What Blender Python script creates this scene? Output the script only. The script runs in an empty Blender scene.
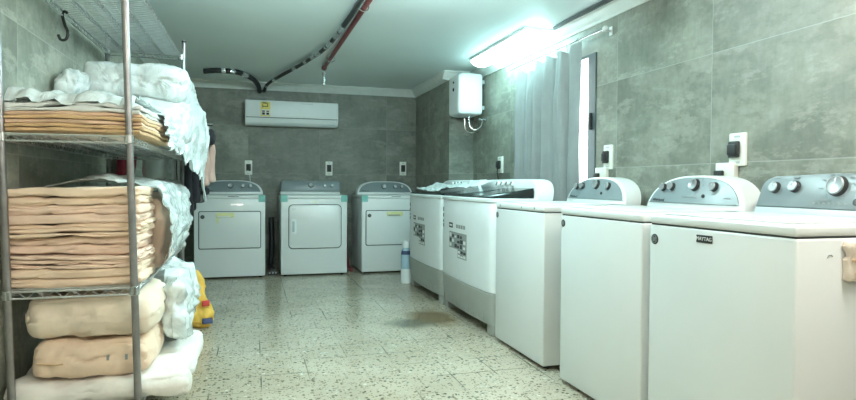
import bpy, bmesh, math, random
from mathutils import Vector, Matrix, noise
random.seed(7)
scn = bpy.context.scene
C = scn.collection
PI = math.pi
R = math.radians

# ------------------------------------------------------------------ materials
def new_mat(name):
    m = bpy.data.materials.new(name); m.use_nodes = True
    nt = m.node_tree; nt.nodes.clear()
    out = nt.nodes.new('ShaderNodeOutputMaterial')
    p = nt.nodes.new('ShaderNodeBsdfPrincipled')
    nt.links.new(p.outputs[0], out.inputs[0])
    return m, nt, p, out

def nd(nt, t, **k):
    n = nt.nodes.new(t)
    for a, b in k.items():
        if a.startswith('i_'):
            key = a[2:]
            n.inputs[int(key) if key.isdigit() else key.replace('_', ' ')].default_value = b
        else:
            setattr(n, a, b)
    return n

def ramp(nt, fac, stops):
    r = nt.nodes.new('ShaderNodeValToRGB')
    cr = r.color_ramp
    cr.elements[0].position, cr.elements[0].color = stops[0][0], (*stops[0][1], 1)
    cr.elements[1].position, cr.elements[1].color = stops[1][0], (*stops[1][1], 1)
    for p, c in stops[2:]:
        e = cr.elements.new(p); e.color = (*c, 1)
    nt.links.new(fac, r.inputs[0])
    return r.outputs[0]

def mixc(nt, fac, a, b, mode='MIX'):
    n = nt.nodes.new('ShaderNodeMix'); n.data_type = 'RGBA'; n.blend_type = mode
    for sock, v in ((n.inputs[0], fac), (n.inputs[6], a), (n.inputs[7], b)):
        if isinstance(v, (int, float)): sock.default_value = v
        elif isinstance(v, tuple): sock.default_value = (*v, 1)
        else: nt.links.new(v, sock)
    return n.outputs[2]

def mth(nt, op, a, b=0.0, clamp=False):
    n = nt.nodes.new('ShaderNodeMath'); n.operation = op; n.use_clamp = clamp
    for i, v in enumerate((a, b)):
        if isinstance(v, (int, float)): n.inputs[i].default_value = v
        else: nt.links.new(v, n.inputs[i])
    return n.outputs[0]

def simple(name, col, rough=.5, metal=0., var=.06, scale=9., bump=0., bscale=40., spec=.5, coat=0.):
    m, nt, p, out = new_mat(name)
    tc = nd(nt, 'ShaderNodeTexCoord')
    no = nd(nt, 'ShaderNodeTexNoise', i_Scale=scale, i_Detail=4.0)
    nt.links.new(tc.outputs['Object'], no.inputs['Vector'])
    lo = tuple(max(0, c * (1 - var)) for c in col); hi = tuple(min(1, c * (1 + var)) for c in col)
    nt.links.new(ramp(nt, no.outputs['Fac'], [(.3, lo), (.7, hi)]), p.inputs['Base Color'])
    p.inputs['Roughness'].default_value = rough; p.inputs['Metallic'].default_value = metal
    p.inputs['Specular IOR Level'].default_value = spec
    p.inputs['Coat Weight'].default_value = coat
    if bump:
        n2 = nd(nt, 'ShaderNodeTexNoise', i_Scale=bscale, i_Detail=3.0)
        nt.links.new(tc.outputs['Object'], n2.inputs['Vector'])
        b = nd(nt, 'ShaderNodeBump', i_Strength=bump, i_Distance=.01)
        nt.links.new(n2.outputs['Fac'], b.inputs['Height']); nt.links.new(b.outputs[0], p.inputs['Normal'])
    return m

def emit(name, col, s):
    m = bpy.data.materials.new(name); m.use_nodes = True
    nt = m.node_tree; nt.nodes.clear()
    o = nt.nodes.new('ShaderNodeOutputMaterial'); e = nt.nodes.new('ShaderNodeEmission')
    e.inputs[0].default_value = (*col, 1); e.inputs[1].default_value = s
    nt.links.new(e.outputs[0], o.inputs[0])
    return m

def tile_wall(name, axis, u0, z0=1.161, gain=1.):
    """large grey stone-look porcelain tiles with pale grout; axis = world axis that runs along the wall"""
    m, nt, p, out = new_mat(name)
    g = nd(nt, 'ShaderNodeNewGeometry'); s = nd(nt, 'ShaderNodeSeparateXYZ')
    nt.links.new(g.outputs['Position'], s.inputs[0])
    U = mth(nt, 'SUBTRACT', s.outputs[axis], u0 - 8.61); V = mth(nt, 'SUBTRACT', s.outputs['Z'], z0 - 5.83)
    cv = nd(nt, 'ShaderNodeCombineXYZ'); nt.links.new(U, cv.inputs[0]); nt.links.new(V, cv.inputs[1])
    br = nd(nt, 'ShaderNodeTexBrick', offset=0.0, squash=1.0)
    br.inputs['Scale'].default_value = 1.0; br.inputs['Brick Width'].default_value = .861
    br.inputs['Row Height'].default_value = .583; br.inputs['Mortar Size'].default_value = .0028
    br.inputs['Mortar Smooth'].default_value = .3
    br.inputs['Color1'].default_value = (0, 0, 0, 1); br.inputs['Color2'].default_value = (1, 1, 1, 1); br.inputs['Mortar'].default_value = (.6, .6, .6, 1)
    nt.links.new(cv.outputs[0], br.inputs['Vector'])
    # per-tile offset so that the figure breaks at every joint
    iu = mth(nt, 'FLOOR', mth(nt, 'DIVIDE', U, .861)); iv = mth(nt, 'FLOOR', mth(nt, 'DIVIDE', V, .583))
    off = mth(nt, 'ADD', mth(nt, 'MULTIPLY', iu, 3.7), mth(nt, 'MULTIPLY', iv, 7.3))
    c3 = nd(nt, 'ShaderNodeCombineXYZ'); nt.links.new(U, c3.inputs[0]); nt.links.new(V, c3.inputs[1]); nt.links.new(off, c3.inputs[2])
    def nz(sx, sy, scale, detail, rough=.6, dist=0.):
        mp = nd(nt, 'ShaderNodeMapping'); mp.inputs['Scale'].default_value = (sx, sy, 1)
        nt.links.new(c3.outputs[0], mp.inputs[0])
        n = nd(nt, 'ShaderNodeTexNoise', i_Scale=scale, i_Detail=detail, i_Roughness=rough, i_Distortion=dist)
        nt.links.new(mp.outputs[0], n.inputs['Vector']); return n.outputs['Fac']
    a = nz(1, 1.7, 1.9, 6, .66, .2); b = nz(4, 1, 1.8, 6, .7); c = nz(1, 2.2, 2.1, 8, .72, .15); d = nz(1, 1, 26, 5)
    col = ramp(nt, a, [(.30, (.13, .142, .122)), (.46, (.19, .203, .178)), (.52, (.27, .283, .25)), (.70, (.35, .362, .325))])
    col = mixc(nt, .40, col, ramp(nt, b, [(.34, (.140, .158, .140)), (.66, (.300, .322, .292))]))
    pat = ramp(nt, c, [(.53, (0, 0, 0)), (.58, (1, 1, 1))])
    col = mixc(nt, mth(nt, 'MULTIPLY', pat, .45), col, (.40, .41, .375))
    drk = ramp(nt, c, [(.38, (1, 1, 1)), (.43, (0, 0, 0))])
    col = mixc(nt, mth(nt, 'MULTIPLY', drk, .4), col, (.145, .150, .128))
    col = mixc(nt, .35, col, ramp(nt, d, [(.3, (.6, .6, .6)), (.7, (1.25, 1.25, 1.25))]), 'MULTIPLY')
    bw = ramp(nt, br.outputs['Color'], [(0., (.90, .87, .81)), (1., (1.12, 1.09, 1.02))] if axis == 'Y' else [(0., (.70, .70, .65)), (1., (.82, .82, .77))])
    col = mixc(nt, 1., col, bw, 'MULTIPLY')
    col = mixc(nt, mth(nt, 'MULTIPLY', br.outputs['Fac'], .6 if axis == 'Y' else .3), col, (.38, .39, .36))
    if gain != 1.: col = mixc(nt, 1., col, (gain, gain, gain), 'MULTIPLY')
    nt.links.new(col, p.inputs['Base Color'])
    rr = ramp(nt, a, [(.3, (.42,) * 3), (.7, (.58,) * 3)]); nt.links.new(rr, p.inputs['Roughness'])
    bp = nd(nt, 'ShaderNodeBump', i_Strength=.25, i_Distance=.004)
    nt.links.new(mth(nt, 'SUBTRACT', mth(nt, 'MULTIPLY', d, .3), br.outputs['Fac']), bp.inputs['Height'])
    nt.links.new(bp.outputs[0], p.inputs['Normal'])
    return m

def terrazzo():
    m, nt, p, out = new_mat('terrazzo_floor')
    g = nd(nt, 'ShaderNodeNewGeometry'); P = g.outputs['Position']
    wob = nd(nt, 'ShaderNodeTexNoise', i_Scale=30.0, i_Detail=2.0); nt.links.new(P, wob.inputs['Vector'])
    off = nd(nt, 'ShaderNodeVectorMath', operation='SCALE'); off.inputs['Scale'].default_value = .018
    nt.links.new(wob.outputs['Color'], off.inputs[0])
    ad = nd(nt, 'ShaderNodeVectorMath', operation='ADD'); nt.links.new(P, ad.inputs[0]); nt.links.new(off.outputs[0], ad.inputs[1])
    n1 = nd(nt, 'ShaderNodeTexNoise', i_Scale=1.7, i_Detail=5.0); nt.links.new(P, n1.inputs['Vector'])
    col = ramp(nt, n1.outputs['Fac'], [(.3, (.42, .365, .27)), (.7, (.55, .485, .38))])
    for sc, th, dk in ((44., .64, 1.), (80., .58, .95)):
        v = nd(nt, 'ShaderNodeTexVoronoi', i_Scale=sc); nt.links.new(ad.outputs[0], v.inputs['Vector'])
        sp = nd(nt, 'ShaderNodeSeparateColor'); nt.links.new(v.outputs['Color'], sp.inputs[0])
        pick = mth(nt, 'GREATER_THAN', sp.outputs[0], th)
        ins = ramp(nt, v.outputs['Distance'], [(.30, (1, 1, 1)), (.46, (0, 0, 0))])
        chip = ramp(nt, sp.outputs[1], [(0., (.05, .05, .035)), (.45, (.15, .125, .08)), (.75, (.24, .23, .19)), (1., (.70, .69, .60))])
        col = mixc(nt, mth(nt, 'MULTIPLY', mth(nt, 'MULTIPLY', pick, ins), dk), col, chip)
    # joints between the floor tiles
    mp = nd(nt, 'ShaderNodeMapping'); mp.inputs['Location'].default_value = (-.54 + 4.5, -.07 + 4.5, 0); nt.links.new(P, mp.inputs[0])
    br = nd(nt, 'ShaderNodeTexBrick', offset=.0, squash=1.0)
    br.inputs['Scale'].default_value = 1.0; br.inputs['Brick Width'].default_value = .25; br.inputs['Row Height'].default_value = .25
    br.inputs['Mortar Size'].default_value = .0045; br.inputs['Mortar Smooth'].default_value = .4
    br.inputs['Color1'].default_value = (.93, .93, .93, 1); br.inputs['Color2'].default_value = (1.04, 1.04, 1.04, 1); br.inputs['Mortar'].default_value = (1, 1, 1, 1)
    nt.links.new(mp.outputs[0], br.inputs['Vector'])
    col = mixc(nt, .7, col, br.outputs['Color'], 'MULTIPLY')
    n2 = nd(nt, 'ShaderNodeTexNoise', i_Scale=2.4, i_Detail=3.0); nt.links.new(P, n2.inputs['Vector'])
    jf = mth(nt, 'MULTIPLY', br.outputs['Fac'], ramp(nt, n2.outputs['Fac'], [(.47, (.0,) * 3), (.60, (.9,) * 3)]))
    col = mixc(nt, jf, col, (.10, .10, .075))
    # rusty damp stain by the twin tub foot
    s = nd(nt, 'ShaderNodeSeparateXYZ'); nt.links.new(P, s.inputs[0])
    def blob(cx, cy, rx, ry, edge):
        dx = mth(nt, 'DIVIDE', mth(nt, 'SUBTRACT', s.outputs[0], cx), rx); dy = mth(nt, 'DIVIDE', mth(nt, 'SUBTRACT', s.outputs[1], cy), ry)
        d = mth(nt, 'SQRT', mth(nt, 'ADD', mth(nt, 'MULTIPLY', dx, dx), mth(nt, 'MULTIPLY', dy, dy)))
        d = mth(nt, 'ADD', d, mth(nt, 'MULTIPLY', mth(nt, 'SUBTRACT', n2.outputs['Fac'], .5), 1.3))
        return ramp(nt, d, [(edge, (1, 1, 1)), (1., (0, 0, 0))])
    col = mixc(nt, mth(nt, 'MULTIPLY', blob(1.36, 4.46, .22, .34, .5), .95), col, (.17, .11, .04))
    col = mixc(nt, mth(nt, 'MULTIPLY', blob(1.13, 4.28, .24, .17, .5), .8), col, (.08, .075, .045))
    nt.links.new(col, p.inputs['Base Color'])
    n3 = nd(nt, 'ShaderNodeTexNoise', i_Scale=1.1, i_Detail=2.0); nt.links.new(P, n3.inputs['Vector'])
    nt.links.new(ramp(nt, n3.outputs['Fac'], [(.25, (.14,) * 3), (.75, (.26,) * 3)]), p.inputs['Roughness'])
    p.inputs['Specular IOR Level'].default_value = .6
    bp = nd(nt, 'ShaderNodeBump', i_Strength=.12, i_Distance=.003)
    nt.links.new(mth(nt, 'SUBTRACT', mth(nt, 'MULTIPLY', wob.outputs['Fac'], .5), jf), bp.inputs['Height'])
    nt.links.new(bp.outputs[0], p.inputs['Normal'])
    return m

def plastic_film(name, col, trans, rough=.18, scale=18., bmp=.9):
    m, nt, p, out = new_mat(name)
    tc = nd(nt, 'ShaderNodeTexCoord')
    n = nd(nt, 'ShaderNodeTexNoise', i_Scale=scale, i_Detail=6.0, i_Distortion=1.2); nt.links.new(tc.outputs['Object'], n.inputs['Vector'])
    p.inputs['Base Color'].default_value = (*col, 1); p.inputs['Roughness'].default_value = rough
    b = nd(nt, 'ShaderNodeBump', i_Strength=bmp, i_Distance=.02); nt.links.new(n.outputs['Fac'], b.inputs['Height']); nt.links.new(b.outputs[0], p.inputs['Normal'])
    t = nd(nt, 'ShaderNodeBsdfTransparent'); t.inputs[0].default_value = (.93, .97, .96, 1)
    mx = nd(nt, 'ShaderNodeMixShader')
    f = ramp(nt, n.outputs['Fac'], [(.35, (1 - trans - .18,) * 3), (.62, (min(1, 1 - trans + .18),) * 3)])
    nt.links.new(f, mx.inputs[0]); nt.links.new(t.outputs[0], mx.inputs[1]); nt.links.new(p.outputs[0], mx.inputs[2])
    nt.links.new(mx.outputs[0], out.inputs[0])
    return m

def fabric(name, col, var=.12, scale=6., bump=.35, bscale=26., rough=.85, sheen=.15):
    m = simple(name, col, rough, 0, var, scale, bump, bscale, .25)
    m.node_tree.nodes['Principled BSDF'].inputs['Sheen Weight'].default_value = sheen
    return m

M = {}
M['wall_x'] = tile_wall('grey_stone_tile', 'Y', 2.631)
M['wall_y'] = tile_wall('grey_stone_tile_back', 'X', .805)
M['wall_left_lit'] = tile_wall('grey_stone_tile_lit', 'Y', 2.20, 1.161, 1.55)  # same tile brightened: the left wall's light is put into its colour
M['floor'] = terrazzo()
M['ceiling'] = simple('ceiling_paint', (.80, .89, .885), .42, var=.03, scale=1.2, bump=.05, bscale=3., spec=.4)
M['cove'] = simple('cove_plaster', (.70, .73, .69), .55)
M['white'] = simple('white_enamel', (.72, .735, .725), .28, var=.02, scale=2., coat=.25)
M['white2'] = simple('white_plastic', (.77, .80, .795), .4, var=.02)
M['ivory'] = simple('ivory_plastic', (.82, .82, .74), .4, var=.02)
M['silver'] = simple('silver_fascia', (.195, .235, .245), .36, var=.02, scale=3., spec=.5)
M['silver_dark'] = simple('dark_silver_fascia', (.18, .215, .225), .38, var=.02)
M['strip'] = simple('pale_grey_strip', (.46, .52, .53), .4, var=.02)
M['chrome'] = simple('chrome', (.62, .63, .63), .22, 1., var=.04)
M['knob_silver'] = simple('satin_knob_cap', (.36, .38, .385), .35, .6, var=.03)
M['steel'] = simple('shelf_wire_steel', (.60, .61, .61), .38, .85, var=.12, scale=30.)
M['post'] = simple('post_steel', (.33, .32, .32), .38, .9, var=.15, scale=20.)
M['dark'] = simple('dark_plastic', (.018, .020, .020), .45)
M['gap'] = simple('shadow_gasket', (.035, .04, .04), .7)
M['line'] = simple('grey_seal', (.07, .08, .08), .6)
M['blackgloss'] = simple('smoked_black_lid', (.012, .018, .018), .12, var=.02)
M['tubgrey'] = simple('grey_plinth_plastic', (.36, .37, .335), .5, var=.04)
M['tape'] = simple('teal_shipping_tape', (.22, .52, .47), .35)
M['yellow_tag'] = simple('pale_yellow_label', (.74, .72, .36), .6)
M['yellow'] = simple('yellow_energy_label', (.82, .66, .16), .5)
M['ink'] = simple('printed_black', (.02, .02, .02), .6)
M['grey_ink'] = simple('printed_grey', (.30, .32, .31), .6)
M['paper'] = simple('white_print', (.78, .80, .78), .6)
M['tan'] = fabric('tan_cotton', (.77, .545, .39), .14, 5.)
M['tan2'] = fabric('sandy_cotton', (.83, .635, .475), .12, 5.)
M['tan3'] = fabric('peach_cotton', (.82, .61, .48), .12, 7.)
M['brown_tan'] = fabric('ochre_cotton', (.66, .44, .24), .16, 7.)
M['cream'] = fabric('cream_cotton', (.80, .68, .54), .10, 5.)
M['pale_wrap'] = fabric('pale_wrapped_cotton', (.86, .82, .76), .08, 5.)
M['white_cloth'] = fabric('white_cotton', (.78, .80, .775), .06, 6., .3, 22.)
M['duvet'] = plastic_film('white_duvet_in_film', (.79, .84, .83), .0, .26, 13., .5)
M['film'] = plastic_film('clear_plastic_film', (.86, .91, .90), .26, .16, 7., .55)
M['film_thin'] = plastic_film('thin_clear_plastic_film', (.82, .88, .88), .62, .14, 26.)
M['curtain'] = fabric('grey_curtain_cloth', (.27, .285, .28), .06, 8., .15, 60.)
M['red'] = simple('red_pipe_paint', (.20, .035, .035), .45, var=.2)
M['hose'] = simple('black_foam_insulation', (.022, .026, .026), .6, bump=.4, bscale=60.)
M['silver_tape'] = simple('silver_foil_tape', (.66, .70, .70), .25, .7, bump=.4, bscale=50.)
M['alu'] = simple('dark_window_frame', (.10, .125, .13), .4, .4)
M['bag_yellow'] = simple('yellow_plastic_bag', (.86, .52, .09), .35, var=.12, scale=8., bump=.4, bscale=14.)
M['red_print'] = simple('red_print', (.66, .06, .05), .5)
M['blue_print'] = simple('dark_blue_print', (.05, .07, .16), .5)
M['bottle'] = simple('bluish_bottle_plastic', (.40, .56, .66), .2, var=.05)
M['black_cloth'] = fabric('black_cloth', (.022, .022, .026), .2, 8.)
M['pink_cloth'] = fabric('dusty_pink_cloth', (.50, .33, .28), .12, 8.)
M['red_cloth'] = fabric('dark_red_cloth', (.32, .035, .06), .12, 8.)
M['grey_cloth'] = fabric('pale_grey_towel', (.66, .70, .70), .06, 8.)
M['beige_pack'] = simple('beige_wrapped_pack', (.72, .62, .52), .5, var=.12, scale=14., bump=.5, bscale=40.)
M['tube'] = emit('fluorescent_tube', (.56, 1.0, 1.0), 15.)
M['fill_warm'] = emit('fill_tube_warm', (1.0, .98, .92), 165.)  # this and the next two: emission of the added unseen fill tubes
M['fill_cool'] = emit('fill_tube_cool', (.68, .98, 1.0), 245.)
M['fill_dim'] = emit('fill_tube_dim', (1.0, .94, .84), 120.)
M['daylight'] = emit('daylit_window_pane', (.90, 1., .98), 9.)

# ------------------------------------------------------------------ mesh helpers
def new(): return bmesh.new()

def mark(bm, n0, mi):
    bm.faces.ensure_lookup_table()
    for f in bm.faces[n0:]: f.material_index = mi

def box(bm, x0, x1, y0, y1, z0, z1, bev=0., seg=2, mi=0, M4=None):
    n0 = len(bm.faces)
    r = bmesh.ops.create_cube(bm, size=1.)
    vs = r['verts']
    for v in vs:
        v.co = Vector(((x0 + x1) / 2 + v.co.x * (x1 - x0), (y0 + y1) / 2 + v.co.y * (y1 - y0), (z0 + z1) / 2 + v.co.z * (z1 - z0)))
    if M4: bmesh.ops.transform(bm, matrix=M4, verts=vs)
    if bev:
        es = list({e for v in vs for e in v.link_edges})
        bmesh.ops.bevel(bm, geom=es, offset=bev, segments=seg, profile=.5, affect='EDGES', clamp_overlap=True)
    mark(bm, n0, mi)

def tube(bm, pts, r, n=8, mi=0, closed=False):
    n0 = len(bm.faces)
    pts = [Vector(p) for p in pts]
    rs = r if isinstance(r, (list, tuple)) else [r] * len(pts)
    rings = []; up = None
    L = len(pts)
    for i, p in enumerate(pts):
        if closed: t = pts[(i + 1) % L] - pts[i - 1]
        else: t = pts[min(i + 1, L - 1)] - pts[max(i - 1, 0)]
        t.normalize()
        if up is None:
            up = Vector((0, 0, 1)) if abs(t.z) < .9 else Vector((1, 0, 0))
        a = t.cross(up); a.normalize(); b = a.cross(t); b.normalize(); up = b
        rings.append([bm.verts.new(p + (a * math.cos(2 * PI * k / n) + b * math.sin(2 * PI * k / n)) * rs[i]) for k in range(n)])
    for i in range(L if closed else L - 1):
        A, B = rings[i], rings[(i + 1) % L]
        for k in range(n):
            bm.faces.new((A[k], A[(k + 1) % n], B[(k + 1) % n], B[k]))
    if not closed:
        bm.faces.new(list(reversed(rings[0]))); bm.faces.new(rings[-1])
    mark(bm, n0, mi)

def lathe(bm, prof, n=20, M4=None, mi=0):
    """prof = [(radius, height)] turned about local Z"""
    n0 = len(bm.faces); rings = []; allv = []
    for r, z in prof:
        if r < 1e-5: ring = [bm.verts.new((0, 0, z))]
        else: ring = [bm.verts.new((r * math.cos(2 * PI * k / n), r * math.sin(2 * PI * k / n), z)) for k in range(n)]
        rings.append(ring); allv += ring
    for A, B in zip(rings, rings[1:]):
        for k in range(n):
            k2 = (k + 1) % n
            if len(A) == 1 and len(B) == 1: break
            if len(A) == 1: bm.faces.new((A[0], B[k2], B[k]))
            elif len(B) == 1: bm.faces.new((A[k], A[k2], B[0]))
            else: bm.faces.new((A[k], A[k2], B[k2], B[k]))
    if len(rings[0]) > 1: bm.faces.new(list(reversed(rings[0])))
    if len(rings[-1]) > 1: bm.faces.new(rings[-1])
    if M4: bmesh.ops.transform(bm, matrix=M4, verts=allv)
    mark(bm, n0, mi)

def loft(bm, loops, mi=0, cap=True, smooth_close=True):
    """loops = list of equally long closed vertex loops"""
    n0 = len(bm.faces)
    rings = [[bm.verts.new(p) for p in lp] for lp in loops]
    n = len(rings[0])
    for A, B in zip(rings, rings[1:]):
        for k in range(n): bm.faces.new((A[k], A[(k + 1) % n], B[(k + 1) % n], B[k]))
    if cap:
        bm.faces.new(list(reversed(rings[0]))); bm.faces.new(rings[-1])
    mark(bm, n0, mi)

def fbm(p, o=3):
    return noise.fractal(p, 1., 2., o, noise_basis='PERLIN_ORIGINAL')

def soft(bm, c, size, n=(10, 10, 6), r=.04, amp=.01, freq=6., seed=0, mi=0, M4=None, puff=0., fn=None, crease=0., cf=(9., 9., 9.)):
    """cushion-like solid: box with rounded edges of radius r and creased faces"""
    n0 = len(bm.faces); hs = Vector(size) / 2; c = Vector(c); off = Vector((seed * 3.17, seed * 1.71, seed * 5.3)); vm = {}
    rr = [min(r, h * .999) for h in hs]
    def axis(h, q, m):
        e = [h * -1, -h + q * .12, -h + q * .45, -h + q]
        inner = max(0, m - 6)
        mid = [(-h + q) + (2 * (h - q)) * k / (inner + 1) for k in range(1, inner + 1)]
        return e + mid + [h - q, h - q * .45, h - q * .12, h]
    A = [axis(hs[i], rr[i], n[i]) for i in range(3)]
    X, Y, Z = (len(t) - 1 for t in A)
    def vert(i, j, l):
        key = (i, j, l)
        if key in vm: return vm[key]
        q = Vector((A[0][i], A[1][j], A[2][l]))
        inn = Vector([max(-hs[t] + rr[t], min(hs[t] - rr[t], q[t])) for t in range(3)])
        d = Vector([(q[t] - inn[t]) / rr[t] for t in range(3)])
        L = d.length
        if L > 1e-9:
            m = max(abs(t) for t in d); d = d * (m / L)
        w = inn + Vector([d[t] * rr[t] for t in range(3)])
        p = Vector([w[t] / hs[t] for t in range(3)])
        if puff: w.z *= 1 + puff * (1 - p.x ** 2) * (1 - p.y ** 2)
        sv = fbm((w + c) * freq + off) * amp
        if crease: sv -= crease * max(0., 1 - abs(fbm(Vector((w.x * cf[0], w.y * cf[1], w.z * cf[2])) + off, 2)) * 5) ** 2
        w += d * sv + c
        if fn: w = fn(w, p)
        if M4: w = M4 @ w
        v = bm.verts.new(w); vm[key] = v; return v
    def quad(a, b, cc, d): bm.faces.new((vert(*a), vert(*b), vert(*cc), vert(*d)))
    for i in range(X):
        for j in range(Y):
            quad((i, j, 0), (i, j + 1, 0), (i + 1, j + 1, 0), (i + 1, j, 0)); quad((i, j, Z), (i + 1, j, Z), (i + 1, j + 1, Z), (i, j + 1, Z))
    for i in range(X):
        for l in range(Z):
            quad((i, 0, l), (i + 1, 0, l), (i + 1, 0, l + 1), (i, 0, l + 1)); quad((i, Y, l), (i, Y, l + 1), (i + 1, Y, l + 1), (i + 1, Y, l))
    for j in range(Y):
        for l in range(Z):
            quad((0, j, l), (0, j, l + 1), (0, j + 1, l + 1), (0, j + 1, l)); quad((X, j, l), (X, j + 1, l), (X, j + 1, l + 1), (X, j, l + 1))
    mark(bm, n0, mi)

def sheet(bm, fn, nu, nv, th=.002, mi=0):
    """open surface fn(u,v) with real thickness th"""
    n0 = len(bm.faces)
    g = [[Vector(fn(i / nu, j / nv)) for j in range(nv + 1)] for i in range(nu + 1)]
    def nrm(i, j):
        a = g[min(i + 1, nu)][j] - g[max(i - 1, 0)][j]; b = g[i][min(j + 1, nv)] - g[i][max(j - 1, 0)]
        c = a.cross(b); c.normalize(); return c
    T = [[bm.verts.new(g[i][j] + nrm(i, j) * th / 2) for j in range(nv + 1)] for i in range(nu + 1)]
    B = [[bm.verts.new(g[i][j] - nrm(i, j) * th / 2) for j in range(nv + 1)] for i in range(nu + 1)]
    for i in range(nu):
        for j in range(nv):
            bm.faces.new((T[i][j], T[i + 1][j], T[i + 1][j + 1], T[i][j + 1])); bm.faces.new((B[i][j], B[i][j + 1], B[i + 1][j + 1], B[i + 1][j]))
    for i in range(nu):
        bm.faces.new((T[i][0], B[i][0], B[i + 1][0], T[i + 1][0])); bm.faces.new((T[i][nv], T[i + 1][nv], B[i + 1][nv], B[i][nv]))
    for j in range(nv):
        bm.faces.new((T[0][j], T[0][j + 1], B[0][j + 1], B[0][j])); bm.faces.new((T[nu][j], B[nu][j], B[nu][j + 1], T[nu][j + 1]))
    mark(bm, n0, mi)

def rrect(w, h, r, n=5, cx=0., cz=0.):
    pts = []
    for sx, sz, a0 in ((1, 1, 0), (-1, 1, 90), (-1, -1, 180), (1, -1, 270)):
        for k in range(n + 1):
            a = R(a0 + 90 * k / n)
            pts.append((cx + sx * (w / 2 - r) + r * math.cos(a), cz + sz * (h / 2 - r) + r * math.sin(a)))
    return pts

def plate(bm, outline, y0, y1, bev=.004, mi=0, sh=0., z0=0.):
    """xz outline (counter-clockwise seen from the front, -Y) extruded from y1 (back) to y0 (front), front edge eased; sh shears it back with height"""
    cx = sum(p[0] for p in outline) / len(outline); cz = sum(p[1] for p in outline) / len(outline)
    W = max(abs(p[0] - cx) for p in outline); H = max(abs(p[1] - cz) for p in outline)
    def lp(y, ins):
        o = []
        for x, z in outline:
            x2 = cx + (x - cx) * (1 - ins / W); z2 = cz + (z - cz) * (1 - ins / H)
            o.append(Vector((x2, y + (z2 - z0) * sh, z2)))
        return o
    loft(bm, [lp(y0, bev), lp(y0 + bev * .3, bev * .3), lp(y0 + bev, 0), lp(y1, 0)], mi)

def obj(name, bm, mats, parent=None, sharp=38, smooth=True):
    me = bpy.data.meshes.new(name)
    bmesh.ops.recalc_face_normals(bm, faces=bm.faces)
    bm.to_mesh(me); bm.free()
    for m in (mats if isinstance(mats, (list, tuple)) else [mats]): me.materials.append(m)
    if smooth:
        me.polygons.foreach_set('use_smooth', [True] * len(me.polygons)); me.set_sharp_from_angle(angle=R(sharp))
    o = bpy.data.objects.new(name, me); C.objects.link(o)
    if parent: o.parent = parent
    return o

def tag(o, label, cat, group=None, kind=None):
    o['label'] = label; o['category'] = cat
    if group: o['group'] = group
    if kind: o['kind'] = kind
    return o

def thing(name, label, cat, loc=(0, 0, 0), rz=0., group=None):
    o = bpy.data.objects.new(name, None); C.objects.link(o); o.empty_display_size = .1
    o.location = loc; o.rotation_euler = (0, 0, rz)
    return tag(o, label, cat, group)

def struct(name, bm, mats, smooth=False):
    o = obj(name, bm, mats, None, smooth=smooth); o['kind'] = 'structure'; return o

def text_mesh(s, size, M4, depth=.0006):
    cu = bpy.data.curves.new('lettering', 'FONT'); cu.body = s; cu.size = size; cu.extrude = depth; cu.align_x = 'CENTER'; cu.align_y = 'CENTER'
    cu.resolution_u = 3
    o = bpy.data.objects.new('lettering', cu); C.objects.link(o)
    dg = bpy.context.evaluated_depsgraph_get(); me = bpy.data.meshes.new_from_object(o.evaluated_get(dg))
    bpy.data.objects.remove(o); bpy.data.curves.remove(cu)
    bm = new(); bm.from_mesh(me); bpy.data.meshes.remove(me)
    bmesh.ops.transform(bm, matrix=M4, verts=bm.verts)
    return bm
def front_text(s, size, x, y, z, tilt=0.):      # reads from -Y
    return text_mesh(s, size, Matrix.Translation((x, y, z)) @ Matrix.Rotation(PI / 2 - tilt, 4, 'X'))

# ------------------------------------------------------------------ room
XL, XW, YB, YF, ZC = -1.0, 2.3435, 7.593, -1.9, 2.268
b = new(); box(b, XL - .1, XW + .1, YF - .1, YB + .1, -.1, 0); struct('floor', b, M['floor'])
b = new(); box(b, XL - .1, XW + .1, YF - .1, YB + .1, ZC, ZC + .1); struct('ceiling', b, M['ceiling'])
b = new(); box(b, XL - .1, XL, YF, YB, 0, ZC); struct('wall_left', b, M['wall_left_lit'])
b = new(); box(b, XL - .1, XW + .1, YB, YB + .1, 0, ZC); struct('wall_back', b, M['wall_y'])
b = new(); box(b, XL - .1, XW + .1, YF - .1, YF, 0, ZC); struct('wall_front', b, M['wall_y'])
WY0, WY1, WZ0, WZ1 = 3.74, 4.84, .98, 1.985      # window opening
b = new()
box(b, XW, XW + .1, YF, WY0, 0, ZC); box(b, XW, XW + .1, WY1, YB, 0, ZC)
box(b, XW, XW + .1, WY0, WY1, 0, WZ0); box(b, XW, XW + .1, WY0, WY1, WZ1, ZC)
struct('wall_right', b, M['wall_x'])
b = new(); box(b, 2.06, XW, 6.2, YB, 0, ZC); b.normal_update()

for f in b.faces: f.material_index = 1 if abs(f.normal.x) > .5 else 0
struct('wall_pier', b, [M['wall_y'], M['wall_x']])
# window behind the curtain
b = new()
box(b, XW - .012, XW + .06, WY0, WY0 + .095, WZ0, WZ1); box(b, XW - .012, XW + .06, WY1 - .05, WY1, WZ0, WZ1)
box(b, XW - .012, XW + .06, WY0 + .095, WY1 - .05, WZ0, WZ0 + .05); box(b, XW - .012, XW + .06, WY0 + .095, WY1 - .05, WZ1 - .02, WZ1)
box(b, XW - .008, XW + .05, 4.27, 4.32, WZ0 + .05, WZ1 - .02)
w = struct('window_1', b, M['alu'])
b = new(); box(b, XW + .02, XW + .028, WY0 + .095, WY1 - .05, WZ0 + .05, WZ1 - .02); obj('window_pane', b, M['daylight'], w, smooth=False)
b = new(); box(b, XW - .034, XW - .012, WY0 + .03, WY0 + .055, 1.44, 1.56, .004); obj('window_latch', b, M['dark'], w)

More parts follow.
